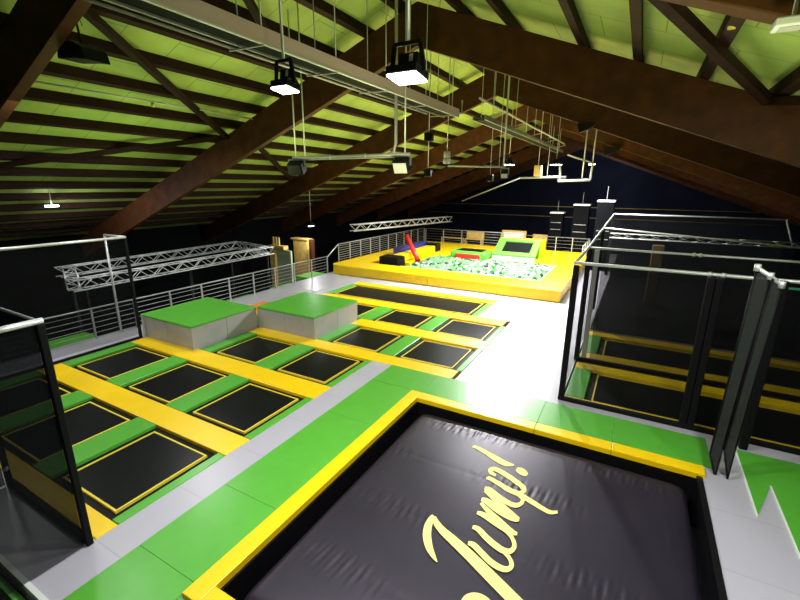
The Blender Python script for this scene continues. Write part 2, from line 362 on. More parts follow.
strokes = [
 za([(75,102,.8),(95,103,1.4),(150,132,1.9),(210,168,2.7),(265,198,2.6),(300,208,1.7),(324,211,.6)]),
 za([(338,236,1.6),(355,243,2.9),(370,250,3.3),(388,260,2.9),(404,270,1.4)]),
 za([(158,291,1.2),(180,292,1.9),(230,320,2.2),(290,358,2.5),(350,385,2.5),(430,432,2.4),(490,470,2.2),(540,495,2.0),(585,494,1.5)]),
 za([(215,272,1.4),(188,258,1.8),(182,240,2.0),(215,236,2.2),(275,268,2.3),(330,306,2.4),(378,345,2.4),(382,368,2.0),(355,380,1.8)]),
 za([(148,352,1.8),(180,362,2.5),(235,405,2.6),(290,440,2.5),(335,455,2.3),(368,442,2.0),(375,415,1.9),(350,390,1.7)]),
 za([(128,418,1.8),(160,430,3.0),(215,470,3.8),(280,510,3.9),(330,535,3.2),(355,541,1.8)]),
 za([(150,365,1.6),(190,400,2.4),(240,450,3.0),(300,505,3.2),(350,538,1.8)]),
 zb([(372,78,1.7),(410,92,2.6),(470,130,3.2),(530,170,3.2),(580,198,2.6),(612,208,1.6)]),
 zb([(395,20,1.6),(440,70,2.4),(500,125,2.8),(560,178,2.6),(605,206,1.5)]),
 zb([(318,262,2.0),(350,272,2.8),(400,322,3.0),(450,372,3.1),(505,408,3.1),(550,420,2.8),(578,400,2.4),(570,360,2.0),(535,318,1.9),(470,262,1.6)]),
 zb([(345,165,1.8),(380,180,2.7),(430,232,3.0),(480,275,3.1),(530,308,3.1),(570,312,2.7),(594,288,2.3),(590,250,2.0),(560,205,1.8),(500,160,1.6)]),
 zb([(113,96,1.8),(96,118,2.9),(78,160,3.8),(72,220,4.2),(85,285,3.6),(108,335,2.4),(132,375,.6)]),
 zb([(112,104,2.2),(135,150,3.2),(175,195,3.9),(235,250,4.6),(310,320,5.2),(390,400,5.6),(470,480,6.0),(550,560,6.2),(640,650,6.4),(740,760,6.4)]),
 zb([(285,640,3.5),(312,600,4.2),(350,584,4.0),(395,592,3.8),(435,622,4.0),(470,670,4.2)]),
]
lt = MB()
for si, st in enumerate(strokes):
    P = cr(st); lv = []
    for i, (x, y, w) in enumerate(P):
        a = P[max(i-1,0)]; c_ = P[min(i+1,len(P)-1)]; dx, dy = c_[0]-a[0], c_[1]-a[1]; l = math.hypot(dx, dy) or 1
        row = []
        for k in (-1, 0, 1):
            p = onbag(x-dy/l*w*k, y+dx/l*w*k); p.z = bagz(p.x, p.y) + .006 + .0006*si; row.append(lt.bm.verts.new(p))
        lv.append(row)
    for A, B in zip(lv, lv[1:]):
        for k in (0, 1): lt.bm.faces.new((A[k], A[k+1], B[k+1], B[k]))
o = lt.build('lettering', 'letter', air); o['label'] = 'cream script lettering reading Jump!'

# ------------------------------------------------------------------ foam pit platform
pf = thing('foam_pit_platform', 'raised yellow padded platform around the foam pit at the back', 'foam pit', (-9, 25, 0))
PX0, PX1, PY0, PY1, PZ = -15.3, -2.52, 19.15, 31.6, .54
QX0, QX1, QY0, QY1 = -11.45, -3.75, 20.75, 25.55
def yw(name, x0, x1, y0, y1, z0=0.0, z1=PZ, bev=.03): return MB().box(x0, x1, y0, y1, z0, z1).build(name, 'yellow', pf, bev)
arc = [(PX0+.6-.6*math.cos(a), PY0+.6-.6*math.sin(a)) for a in [i*math.pi/16 for i in range(9)]]
MB().prism([(PX0, QY0)]+arc+[(-9, PY0), (-9, QY0)], 0, PZ).build('front_pad', 'yellow', pf, .03)
yw('front_pad', -8.995, PX1, PY0, QY0)
yw('side_pad', PX0, -13.6, QY0+.005, PY1); yw('side_pad', -11.9, QX0, QY0+1.2, QY1); yw('side_pad', QX1, PX1, QY0+.005, PY1)
yw('rear_pad', -13.595, QX1-.005, QY1+.005, PY1); yw('side_pad', -13.595, -11.9, QY0+1.2, QY1, 0, .5)
MB().box(-13.595, QX0-.01, QY0+.01, QY0+1.19, 0, .3).build('black_step_pad', 'black_pad', pf)
w_ = MB(); e = .05
for a in ((QX0,QX1,QY0,QY0+e),(QX1-e,QX1,QY0+e,QY1)): w_.box(*a, PZ-.1, PZ+.015)
w_.build('rim_stripe', mat('pale_yellow', (.9,.8,.35), .5), pf)
MB().box(QX0, QX1, QY0+.06, QY1, .0, .02).build('pit_floor', 'black_pad', pf)

cm = ['foam_pale','foam_white','foam_green','foam_dark']; cn = ['pale green','white','green','dark purple']
cubes = []
for k in range(4):
    mb = MB().box(-.11,.11,-.11,.11,-.11,.11); o = mb.build('foam_cube', cm[k], None, .012); cubes.append(o)
def cubez(x, y): return .42 + .13*math.sin((x+11.4)/7.7*math.pi)*math.sin((y-20.7)/4.8*math.pi) + random.uniform(-.08,.05)
first = [True]*4; cnt = 0
gxn, rows_ = 30, 10
for j in range(rows_):
    for i in range(gxn):
        x = QX0+.2+(QX1-QX0-.45)*(i+.5*(j%2)+random.uniform(-.25,.25))/gxn+.06; y = QY0+.28+.215*j+random.uniform(-.05,.05)
        x = min(max(x, QX0+.2), QX1-.25); y = max(y, QY0+.26)
        k = random.choices(range(4), (.50,.20,.17,.13))[0]
        if first[k]: o = cubes[k]; first[k] = False
        else: o = cubes[k].copy(); C.objects.link(o)
        o.location = (x, y, cubez(x, y)); o.rotation_euler = [random.uniform(0, 3.14) for _ in range(3)]
        tag(o, '%s foam cube lying in the foam pit' % cn[k], 'foam cube', '%s foam cubes in the pit' % cn[k])
for k in range(4):
    s_ = MB()
    for n in range((320,140,110,90)[k]):
        x = random.uniform(QX0+.2, QX1-.2); y = random.uniform(QY0+2.3, QY1-.2); z = cubez(x, y)
        R = Matrix.Rotation(random.uniform(0,3), 3, 'X') @ Matrix.Rotation(random.uniform(0,3), 3, 'Y')
        s_.obox((x, y, z), R @ Vector((.11,0,0)), R @ Vector((0,.11,0)), R @ Vector((0,0,.11)))
    for n in range(90):
        x = random.uniform(QX0+.2, QX1-.2); y = random.uniform(QY0+.25, QY1-.2)
        s_.obox((x, y, .16+random.uniform(0,.1)), (.11,.03,0), (-.03,.11,0), (0,0,.11))
    tag(s_.build('foam_cubes', cm[k]), 'heap of %s foam cubes filling the rear of the foam pit' % cn[k], 'foam cubes', kind='stuff')

# obstacles on the pit platform
t = thing('balance_beam', 'yellow padded balance beam with black ends left of the foam pit', 'balance beam', (-12.3,24,PZ))
MB().box(-12.60,-11.95,21.9,26.6,PZ+.005,PZ+.42).build('beam', 'yellow', t, .04)
MB().box(-13.0,-11.75,20.95,21.88,.31,PZ+.40).build('end_block', 'black_pad', t, .04)
MB().box(-12.7,-11.85,26.62,27.3,PZ+.005,PZ+.55).build('end_block', 'black_pad', t, .04)
tag(MB().box(-13.35,-12.75,23.2,27.2,PZ+.005,PZ+.62).build('foam_block', 'blue', None, .05, (-13,25,PZ)), 'dark blue foam block behind the yellow balance beam', 'foam block')
pa = Vector((-11.25,22.6,PZ+.03)); pb = aty(407,237,23.3)
t = thing('red_pole', 'red padded pole leaning over the left side of the foam pit', 'padded pole', tuple(pa))
MB().tube([pa, pa.lerp(pb,.5), pb], .15, 14).build('padding', 'red', t); MB().tube([pb, pb+(pb-pa).normalized()*.12], .16, 14).build('end_cap', mat('dark_red',(.2,.01,.02),.4), t)
t = thing('angled_trampoline', 'tilted trampoline with green frame standing behind the foam pit', 'trampoline', (-6.35,26.4,PZ))
A0, A1 = Vector((0,25.75,.78)), Vector((0,27.35,1.62)); sv = (A1-A0); nn = Vector((0,-sv.z,sv.y)).normalized()
def slope(x0, x1, a, b_, off, th, name, m_, par):
    c_ = Vector(((x0+x1)/2,0,0)) + A0 + sv*((a+b_)/2) + nn*(off+th/2)
    return MB().obox(c_, ((x1-x0)/2,0,0), sv*(b_-a)/2, nn*th/2).build(name, m_, par, .01)
slope(-7.65,-7.2,0,1,0,.12,'frame_pad','green',t); slope(-5.45,-5.05,0,1,0,.12,'frame_pad','green',t)
slope(-7.19,-5.46,0,.20,0,.12,'frame_pad','green',t); slope(-7.19,-5.46,.83,1,0,.12,'frame_pad','green',t)
slope(-7.18,-5.47,.21,.82,0,.05,'jump_mat','black_mat',t)
MB().box(-7.65,-5.05,25.62,25.8,PZ+.005,.80).build('front_panel', mat('mint_grey',(.36,.5,.42),.5), t, .01)
MB().box(-7.6,-5.1,27.2,27.5,PZ+.005,1.5).build('rear_support', 'green', t, .01)
MB().box(-7.5,-4.95,27.52,28.3,PZ+.005,1.66).build('rear_pad', 'yellow', t, .03)
t = thing('red_trampoline', 'low green framed trampoline with red front pad at the pit back edge', 'trampoline', (-9.2,26,PZ))
MB().box(-10.1,-7.75,24.75,26.2,PZ+.005,PZ+.50).build('frame', 'green', t, .14)
MB().box(-9.7,-8.1,24.58,24.745,PZ-.15,PZ+.36).build('front_pad', 'red', t, .06)
MB().box(-9.7,-8.1,25.0,26.0,PZ+.503,PZ+.52).build('jump_mat', 'black_mat', t)

# ------------------------------------------------------------------ railings
def railing(label, pts, h, z0=0.0, step=1.4, bars=5, posts=None, m_='rail_steel'):
    """pts: floor polyline; posts every step."""
    t = thing('railing', label, 'railing', (pts[0][0], pts[0][1], z0), 'steel railings')
    P = [Vector((*p, z0)) for p in pts]; up = Vector((0,0,1))
    MB().tube([p+up*h for p in P], .024, 8).build('handrail', m_, t)
    for k in range(1, bars+1):
        MB().tube([p+up*(h*k/(bars+1)+.03) for p in P], .010, 6).build('crossbar', m_, t)
    for a, c_ in zip(P, P[1:]):
        n = max(1, round((c_-a).length/step))
        for i in range(n+1):
            p = a.lerp(c_, i/n)
            if i == 0 and a is not P[0]: continue
            MB().bar(p+up*.003, p+up*(h-.01), .05, .05).build('post', m_, t)
    return t
railing('long steel railing along the left walkway', [(-15.22,2.6),(-15.22,18.9)], 1.03, 0, 1.36)
railing('steel railing on the left edge of the yellow platform', [(-15.15,19.9),(-15.15,31.45)], 1.08, PZ, 1.15, 7)
railing('steel railing along the back edge of the yellow platform', [(-15.0,31.45),(-7.2,31.45)], 1.05, PZ, 1.5, 4)
railing('steel railing at the back right of the yellow platform beside the black towers', [(-7.0,31.45),(-2.65,31.45),(-2.65,27.5)], .98, PZ, 1.2, 3)
tag(MB().tube([(-15.2,18.9,1.0),(-15.18,19.9,1.6)], .028, 8).build('handrail', 'steel'), 'short sloping steel handrail joining the two left railings', 'handrail')

# ------------------------------------------------------------------ net cages
cg = thing('net_cage', 'black net cage with padded posts on the right around trampolines', 'net cage', (3, 13, 0))
HZ = 3.35
def post(x, y, h=HZ, w=.13, par=cg, m_='black_pad'): return MB().box(x-w/2, x+w/2, y-w/2, y+w/2, .003, h-.05).build('post', m_, par, .02)
for y, xs in ((10.02, (-1.05, 1.42, 1.56, 2.42, 5.6)), (12.8, (-1.05,)), (19.0, (-1.15,)), (27.0, (-1.2,))):
    for x in xs: post(x, y, HZ if y < 20 else 3.5)
post(-.86, 12.85, HZ, .13, cg, 'box_grey')
def rail(a, b_, r=.03, par=cg): return MB().tube([a, b_], r, 10).build('top_rail', 'steel', par)
rail((-1.12,10.02,HZ),(7.5,10.02,HZ),.035); rail((-1.12,12.8,HZ),(7.5,12.8,HZ),.03); rail((-1.15,18.6,3.42),(7.0,18.6,2.95),.03); rail((-1.2,27,3.5),(6.3,27,3.5),.04)
MB().tube([(-1.08,9.95,HZ),(-1.08,12.8,HZ),(-1.12,18.6,3.42),(-1.2,27,3.5)], .035, 10).build('top_rail', 'steel', cg)
rail((6.25,27,3.5),(6.7,27,2.3),.04)
for x, y in ((1.38,10.02),(1.6,10.02),(1.36,12.8),(1.5,12.8)): MB().tube([(x-.03,y,HZ),(x+.03,y,HZ)], .05, 10).build('rail_joint', 'steel', cg)
def net(pts, name='net', m_='net', par=cg): return MB().poly(pts).build(name, m_, par)
def vnet(x0, y0, x1, y1, z0, z1, m_='net', par=cg): return net([(x0,y0,z0),(x1,y1,z0),(x1,y1,z1),(x0,y0,z1)], 'net', m_, par)
vnet(-1.0, 10.02, 1.36, 10.02, .12, HZ-.04); vnet(1.62,10.02,2.36,10.02,.12,HZ-.04); vnet(2.48,10.02,5.5,10.02,.12,HZ-.04); vnet(5.7,10.02,7.5,10.02,.12,HZ-.04)
vnet(-.7, 12.8, 7.5, 12.8, .12, HZ-.04, 'net_pale')
vnet(-1.05, 16.4, 7.5, 16.4, .0, 2.4, 'net_pale')
vnet(-1.05, 10.1, -1.05, 12.7, .12, HZ-.04, mat('net_side', (.008,.0085,.009), .9, alpha=.25)); vnet(-1.05,12.9,-1.1,18.9,.05,HZ,mat('net_side2', (.008,.0085,.009), .9, alpha=.5))
vnet(-1.2, 26.9, 6.4, 26.9, .0, 3.45, 'net_pale')
for y in (9.99, 12.8):
    bb = MB().box(-1.12, 7.5, y-.05, y+.05, .003, .11).build('base_beam', 'black_pad', cg, .02)
trampoline('cage_trampoline', 'black trampoline lane inside the right net cage, front row', -.40, 6.5, 10.34, 12.08, 'trampolines inside the right net cage', .1, .07)
trampoline('cage_trampoline', 'black trampoline lane inside the right net cage, second row behind the inner net', -.40, 6.5, 13.62, 15.2, 'trampolines inside the right net cage', .1, .07)
G = 'pads inside the right net cage'
for lab, a, c_ in (('yellow pad at the front of the right cage behind its base beam', (-1.0,7.0,10.14,10.25), 'yellow'), ('yellow pad behind the front trampoline in the right cage', (-1.0,7.0,12.20,12.62), 'yellow'),
  ('yellow pad just behind the inner net of the right cage', (-1.0,7.0,13.05,13.52), 'yellow'), ('yellow pad furthest back in the right cage', (-1.0,7.0,15.32,15.75), 'yellow'),
  ('green end pad of the front trampoline in the right cage', (-1.0,-.56,10.27,12.17), 'green'), ('green end pad of the second trampoline in the right cage', (-1.0,-.56,13.55,15.29), 'green')):
    pad(c_+'_pad', lab, *a, c_, group=G, z=.02)

tag(MB().box(-.98,12.9,16.0,35.9,.002,.03).build('floor_mat', 'black_pad'), 'added black sheet keeping the floor dark at the rear of the right net cage', 'floor mat')  # stands in for shade: black sheet added over the grey floor
# left cage
cl = thing('net_cage', 'black net cage around the left front trampolines', 'net cage', (-10, 3, 0))
for x, y in ((-6.25,2.16),(-8.82,2.16),(-14.0,7.44)): MB().box(x-.042,x+.042,y-.042,y+.042,.003,3.33).build('post', 'black_pad', cl, .012)
for z in (.35,1.0,1.6): MB().tube([(-8.75,2.16,z),(-8.70,2.12,z)], .03, 8).build('bolt', 'steel', cl)
MB().tube([(-6.25,2.2,3.36),(-6.22,1.5,3.36)], .038, 10).build('top_rail', 'steel', cl)
MB().tube([(-6.25,2.16,3.36),(-8.82,2.16,3.36)], .02, 8).build('top_rail', 'steel_dull', cl)
MB().tube([(-13.98,7.44,3.36),(-13.98,3.2,3.36)], .04, 10).build('top_rail', 'steel', cl)
MB().tube([(-13.98,7.44,3.36),(-15.15,7.44,3.36)], .04, 10).build('top_rail', 'steel', cl)
MB().tube([(-15.15,7.44,3.38),(-15.15,7.44,.01)], .035, 10).build('support_pole', 'steel', cl)
MB().tube([(-13.98,4.1,3.36),(-12.9,3.2,3.30)], .03, 10).build('top_rail', 'steel', cl)
vnet(-6.31,2.16,-8.76,2.16,.1,3.33,mat('net_dense',(.004,.0045,.005),.9,alpha=.87,spec=.1),cl)
vnet(-6.25,.4,-6.25,2.10,.02,3.33,mat('net_front',(.006,.0065,.007),.9,alpha=.62,spec=.1),cl)
vnet(-8.82,2.10,-8.82,1.5,.02,3.33,'net_dense',cl)
vnet(-14.0,2.2,-14.0,7.38,.15,3.33,mat('net_soft',(.010,.0105,.011),.9,alpha=.38,spec=.1),cl)
MB().box(-8.76,-6.31,2.10,2.21,.003,.10).build('base_beam', 'black_pad', cl, .02)
MB().box(-14.04,-13.96,2.2,7.38,.003,.07).build('base_beam', 'black_pad', cl, .01)

# folding net curtain on the right
ft = thing('folding_net_curtain', 'two dark green net panels with pointed hems hanging at the right cage corner', 'net curtain', (2.0,8.45,.02))
def pennant(bl_, tip, br_, tl, tr, Y):
    P = [aty(*q, Y) for q in (tl, bl_, tip, br_, tr)]
    MB().extr(P, (0,.02,0)).build('net_panel', 'net_curtain', ft)
    for a, b_ in ((0,1),(1,2),(2,3),(3,4)): MB().tube([P[a]+Vector((0,.01,0)), P[b_]+Vector((0,.01,0))], .016, 8).build('edge_strap', 'black_pad', ft)
    return P
pA = pennant((710,454),(715,478),(722.5,449),(757.5,268),(770.5,276.5),8.45)
pB = pennant((724.5,450),(727.5,479),(735.5,449),(773,278.5),(782,285),8.40)
MB().tube([pA[0], pA[4], pB[4]+Vector((0,0,.0))], .035, 10).build('top_rail', 'steel', ft)
for p in (pA[0], pA[4], pB[4]): MB().tube([p-Vector((0,0,.05)), p+Vector((0,0,.06))], .045, 10).build('rail_joint', 'steel', ft)
post(2.42, 9.7, 3.45, .14, ft)

# barrier at the bottom left
bl = thing('net_barrier', 'green framed mesh barrier below the grey floor edge in the bottom left corner', 'barrier', (-6.4,1.3,-1.2))
MB().box(-8.6,-5.62,1.40,1.46,-.06,.03).build('edge_strip', 'white_trim', bl)
for z in (-.16,-1.15): MB().box(-8.6,-5.62,1.28,1.36,z-.05,z+.03).build('frame_bar', 'green', bl)
for x in (-8.55,-7.6,-6.55,-5.67): MB().box(x-.04,x+.04,1.285,1.355,-3.19,-.19).build('frame_bar', 'green', bl)
net([(-8.5,1.32,-1.1),(-5.7,1.32,-1.1),(-5.7,1.32,-.2),(-8.5,1.32,-.2)],'mesh','net_bright',bl)

# ------------------------------------------------------------------ background
for lab, x0, x1, Y, h in (('shortest black tower with a white top behind the platform, left of three', -5.65,-4.75,33.3,3.15), ('middle black tower with a white top behind the platform', -3.95,-2.95,32.2,3.80), ('tallest black tower with a white top, right of three', -2.20,-1.30,28.5,4.2)):
    t = thing('net_tower', lab, 'tower', ((x0+x1)/2, Y, 0), 'black towers behind the platform')
    MB().box(x0,x1,Y-.4,Y+.5,.003,h-.1).build('body', 'tower', t, .02); MB().box(x0-.03,x1+.03,Y-.43,Y+.53,h-.098,h).build('top_cap', 'white_plastic', t, .01)
    for z in (1.9, 2.4): MB().box(x0+.1,x1-.1,Y-.425,Y-.402,z,z+.03).build('crossbar', 'steel_dull', t)
    MB().tube([((x0+x1)/2,Y,h+.003),((x0+x1)/2,Y,h+.8)], .015, 6).build('suspension_cable', 'steel_dull', t)
for z, nm in ((1.66,'lower'),(2.77,'upper')):
    tag(MB().tube([(-24,50.85,z),(11,50.85,z-.03)], .04, 6).build('wall_rail', 'plywood'), '%s thin pale rail running across the dark back wall' % nm, 'rail')

def truss(label, a, b_, s=.4, r=.028, seg=.5, m_='steel'):
    a, b_ = Vector(a), Vector(b_); t = thing('truss', label, 'truss', tuple(a), 'aluminium box trusses')
    d = (b_-a); L_ = d.length; d.normalize(); sd = d.cross(Vector((0,0,1))).normalized(); u = Vector((0,0,1)); cor = []
    for p, q in ((-1,-1),(1,-1),(1,1),(-1,1)):
        off = sd*p*s/2+u*q*s/2; cor.append(off); MB().tube([a+off, b_+off], r, 6).build('chord', m_, t)
    lac = MB(); n = int(L_/seg)
    for f in range(4):
        o1, o2 = cor[f], cor[(f+1)%4]
        for i in range(n):
            p = a+d*(i*L_/n)+(o1 if i%2 == 0 else o2); q = a+d*((i+1)*L_/n)+(o2 if i%2 == 0 else o1); lac.tube([p, q], r*.6, 5)
    lac.build('lacing', m_, t); return t
truss('near aluminium truss beyond the left railing', (-18.3,7.5,1.25), (-18.6,18.0,1.25))
truss('rear aluminium truss beyond the left railing, parallel to the near one', (-21.6,8.5,1.25), (-22.0,18.6,1.25))
truss('short aluminium cross truss at the left end of the paired trusses', (-18.62,7.75,1.25), (-21.3,8.8,1.25))
truss('short aluminium cross truss at the far end of the paired trusses', (-18.85,17.75,1.25), (-21.7,18.4,1.25))
truss('aluminium truss high behind the left platform railing', atz(352,228,2.3), atz(450,219,2.3))
for x, y, nm in ((-18.35,7.6,'left'),(-18.5,12.6,'middle'),(-18.58,17.6,'far'),(-21.7,9.5,'rear left'),(-21.95,17.8,'rear far')):
    t = thing('truss_stand', '%s stand pole under the paired aluminium trusses' % nm, 'pole', (x,y,-3.2), 'truss stands'); MB().tube([(x,y,-3.19),(x,y,1.02)], .06, 8).build('pole', 'lamp_black', t); MB().box(x-.25,x+.25,y-.25,y+.25,-3.195,-3.15).build('base', 'steel_dull', t)

# kiosk beyond the railing
kx, ky = -19.3, 21.2
t = thing('wooden_booth', 'yellow wooden booth beyond the left railing', 'booth', (kx,ky,-3.2))
def ab(px, py, Y): return aty(px, py, Y)
p0, p1 = ab(277,290,20.6), ab(314,290,22.2); top = ab(296,240,21.4).z
MB().box(p0.x-.1,p0.x+.35,20.3,20.7,-3.19,top-.4).build('corner_post', 'plywood', t, .02)
MB().box(p0.x+.36,p0.x+1.6,20.45,20.6,-3.19,top-.6).build('side_panel', mat('pale_blue_green',(.35,.42,.28),.4), t)
MB().box(p0.x+.9,p1.x+.2,21.5,21.9,-3.19,top).build('wall_panel', 'plywood', t, .02)
MB().box(p0.x-.15,p0.x+1.2,20.25,20.7,top-.55,top-.3).build('header_panel', 'plywood', t, .02); MB().box(p1.x-1.2,p1.x+.25,21.45,21.95,top+.005,top+.12).build('roof_panel', 'plywood', t, .02)
for dx in (.0,.25,.5): MB().box(p0.x+.2+dx,p0.x+.28+dx,20.3,20.4,top-.295,top+.25).build('slat', 'plywood', t)
tag(MB().box(-18.55,-18.3,21.2,21.5,-3.195,1.55).build('wooden_pillar', 'wood', None, .02), 'brown wooden pillar beyond the railing right of the booth', 'pillar')
G = 'green padded blocks beyond the left railing'
for lab, x, y, h in (('green padded block beyond the railing left of the booth', -17.3,14.6,-.75),('green padded block beyond the railing below the booth', -17.2,17.6,-.7),('green padded block beyond the railing near the yellow platform', -17.0,19.6,-.35),('green padded block beyond the railing behind the left net', -17.5,6.8,-.55)):
    tag(MB().box(x-.6,x+.6,y-.8,y+.8,-3.195,h).build('foam_block', 'green', None, .03, (x,y,-3.2)), lab, 'foam block', G)
# lounge behind the platform
t = thing('notice_board', 'pale wooden framed board behind the platform', 'board', (-8.4,33.6,0))
MB().box(-9.3,-7.4,33.55,33.62,.5,1.6).build('frame', 'plywood', t, .02); MB().box(-9.15,-7.6,33.53,33.548,.6,1.45).build('panel', 'white_plastic', t)
for x in (-9.2,-7.5): MB().box(x-.04,x+.04,33.625,33.7,.003,1.6).build('leg', 'plywood', t)
def bench(label, x0, x1, y, h, back):
    t = thing('wooden_bench', label, 'bench', ((x0+x1)/2, y, 0), 'wooden seats behind the platform')
    MB().box(x0,x1,y,y+.5,h-.06,h).build('seat', 'plywood', t, .01)
    if back: MB().box(x0,x1,y+.5,y+.56,h-.06,h+.55).build('backrest', 'plywood', t, .01)
    for x in (x0+.05, x1-.05):
        for yy in (y+.05, y+.44): MB().box(x-.04,x+.04,yy-.04,yy+.04,.003,h-.065).build('leg', 'plywood', t)
bench('long low wooden bench behind the back railing', -14.4,-12.5,33.2,.75,False)
bench('wooden bench with a backrest behind the back railing', -12.3,-10.8,33.2,.75,True)
bench('wooden bench behind the back railing, beside the black towers', -7.0,-5.9,33.6,.8,True)
tag(MB().box(.72,1.15,20.8,21.1,.003,2.6).build('wooden_pillar', mat('dim_wood', (.09,.055,.015), .7), None, .02), 'dim wooden pillar behind the nets of the right cage', 'pillar')
truss('aluminium truss crossing behind the right cage nets', (-1.0,21.5,2.85), (6.8,21.5,2.85), .2, .016, .5, 'steel_dull')
tag(MB().tube([aty(789,288.5,14.5), aty(800,289,14.5)+Vector((.8,0,0))], .03, 8).build('tube_light', 'green_neon'), 'green glowing tube at the right edge behind the curtain', 'light')

# ------------------------------------------------------------------ ceiling fittings
def rod(a, z1, par, r=.012, m_='steel', name='hanger_rod'): return MB().tube([a, (a[0],a[1],z1)], r, 6).build(name, m_, par)
def zroof(x): return zt(x)+.24
LI = []
def area(name, loc, size, power, col=(.97,.98,1), rot=(0,0,0), spread=180):
    l = bpy.data.lights.new(name, 'AREA'); l.shape = 'DISK'; l.size = size; l.energy = power; l.color = col; l.spread = math.radians(spread)
    o = bpy.data.objects.new(name, l); C.objects.link(o); o.location = loc; o.rotation_euler = rot; LI.append(o); return o
def flood(label, p, w, power, rodr=.02, tilt=.13):
    x, y, z = p; t = thing('floodlight', label, 'floodlight', (x,y,z), 'hanging black floodlights')
    ct, st = math.cos(tilt), math.sin(tilt); ey = Vector((0,ct,-st)); ez = Vector((0,st,ct)); ex = Vector((1,0,0)); c0 = Vector(p)
    def tb(cx, cy, cz, hx, hy, hz): return MB().obox(c0+ex*cx+ey*cy+ez*cz, ex*hx, ey*hy, ez*hz)
    hs = tb(0,0,.045,w/2,w*.42,.045).build('housing', 'lamp_black', t, .015)
    tb(0,0,-.012,w*.46,w*.385,.011).build('lens', 'lens', hs)
    db = tb(0,.04,.20,w*.32,w*.16,.06).build('driver_box', 'lamp_black', t, .01)
    tb(w*.12,.04-w*.16-.004,.20,w*.06,.003,.04).build('label_plate', 'white_plastic', db)
    for s in (-1,1): MB().bar(c0+ex*s*w*.53+ez*.05,(x+s*w*.42,y,z+.34),.03,.05).build('bracket', 'lamp_black', t)
    MB().bar((x-w*.44,y,z+.35),(x+w*.44,y,z+.35),.03,.04).build('bracket', 'lamp_black', t)
    rod((x,y,z+.37), zroof(x)-.01, t, rodr, 'steel')
    area('flood_or_fill_light', c0-ez*.04, w*.8, power, rot=(-tilt,0,0))
    return t
P_ = 420
flood('brightest floodlight, hanging in front of the main roof beam', (-2.55,4.75,6.2), .4, 280, .03)
flood('second floodlight left of the brightest one, below the cable tray', (-4.48,4.80,6.26), .31, 150)
def highbay(label, p, r, power):
    x, y, z = p; t = thing('pendant_lamp', label, 'lamp', (x,y,z), 'round white pendant lamps')
    MB().tube([(x,y,z+.02),(x,y,z+.12),(x,y,z+.2),(x,y,z+.32)], [r,r*.95,r*.5,r*.35], 14).build('shade', 'lamp_black', t)
    MB().tube([(x,y,z-.01),(x,y,z+.015)], r*.92, 14).build('lens', 'lens', t)
    rod((x,y,z+.33), zroof(x)-.01, t, .012)
    if power: area('pendant_lamp_light', (x,y,z-.03), r*1.6, power)
def LP(px, py, Y): p = aty(px, py, Y); return (p.x, p.y, p.z)
highbay('pendant lamp beside the hanging spot bar in the middle', LP(509,165,20.0), .25, 2600)
highbay('pendant lamp inside the bright hanging pipe frame at the back', LP(556,165,26.0), .34, 1400)
highbay('smallest pendant lamp at the right end of the far pipe frame', LP(592,164.5,27.0), .2, P_*1.2)
highbay('pendant lamp low in the dark beyond the left railing, right of the booth', LP(311,226,21), .2, 150)
t = thing('strip_lamp', 'bright strip lamp low under the left roof slope', 'lamp', LP(52,206,8.0)); p = aty(52,206,8.0)
MB().box(p.x-.08,p.x+.08,p.y-.2,p.y+.2,p.z-.03,p.z+.03).build('tube', 'lens', t); rod((p.x,p.y,p.z+.05), zroof(p.x)-.01, t)
area('strip_lamp_light', (p.x,p.y,p.z-.08), .3, 140, rot=(.9,0,0))
# added lights without fixtures, outside the frame, that brighten the foreground
for x, y, pw in ((-2.6,-1.5,100),(1.8,4.8,310),(-7.6,11.0,0)):
    if pw: area('flood_or_fill_light', (x,y,6.9), .45, pw)
area('hall_fill', (-13.2,8.6,6.2), .6, 150); area('hall_fill', (-15,3.6,5.3), .6, 180); area('hall_fill', (-9.5,24,6.4), .7, 120); area('hall_fill', (-11,4.4,6.6), .6, P_*.2)  # fixtureless lights added to brighten the left rows and the pit

# added coloured fill lights aimed up at the roof, with no fixtures
UPR = (math.pi,0,0)
for x, y, z, pw, col in ((-13.5,8.2,3.4,52,(.72,1,.40)),(-13.0,15.5,3.0,72,(.8,1,.40)),(-9.0,7.5,4.4,45,(.8,1,.45)),(-11.5,22,3.0,120,(.95,1,.4)),
   (-10.5,36.5,1.6,160,(1,.85,.5)),(-16,30,2.2,90,(1,.8,.4)),(-8.5,13.0,4.2,80,(1,.95,.4)),(-6.5,20,4.2,110,(1,.95,.4)),(3.0,7.5,3.7,110,(.9,1,.55)),(.5,3.0,4.2,70,(.9,1,.5)),(-4.2,7.5,4.2,65,(.95,1,.5))):
    area('roof_fill', (x,y,z), .5, pw, col, UPR)

area('rafter_fill', (-7.2,20.5,5.0), .3, 110, (1,.86,.6), (math.pi/2+.15,0,.25)); area('wall_fill', (-3,43,6.5), .5, 260, (.8,.88,1), (1.1,0,0))  # added without fixtures: warm fill on far rafters, bluish fill on back wall

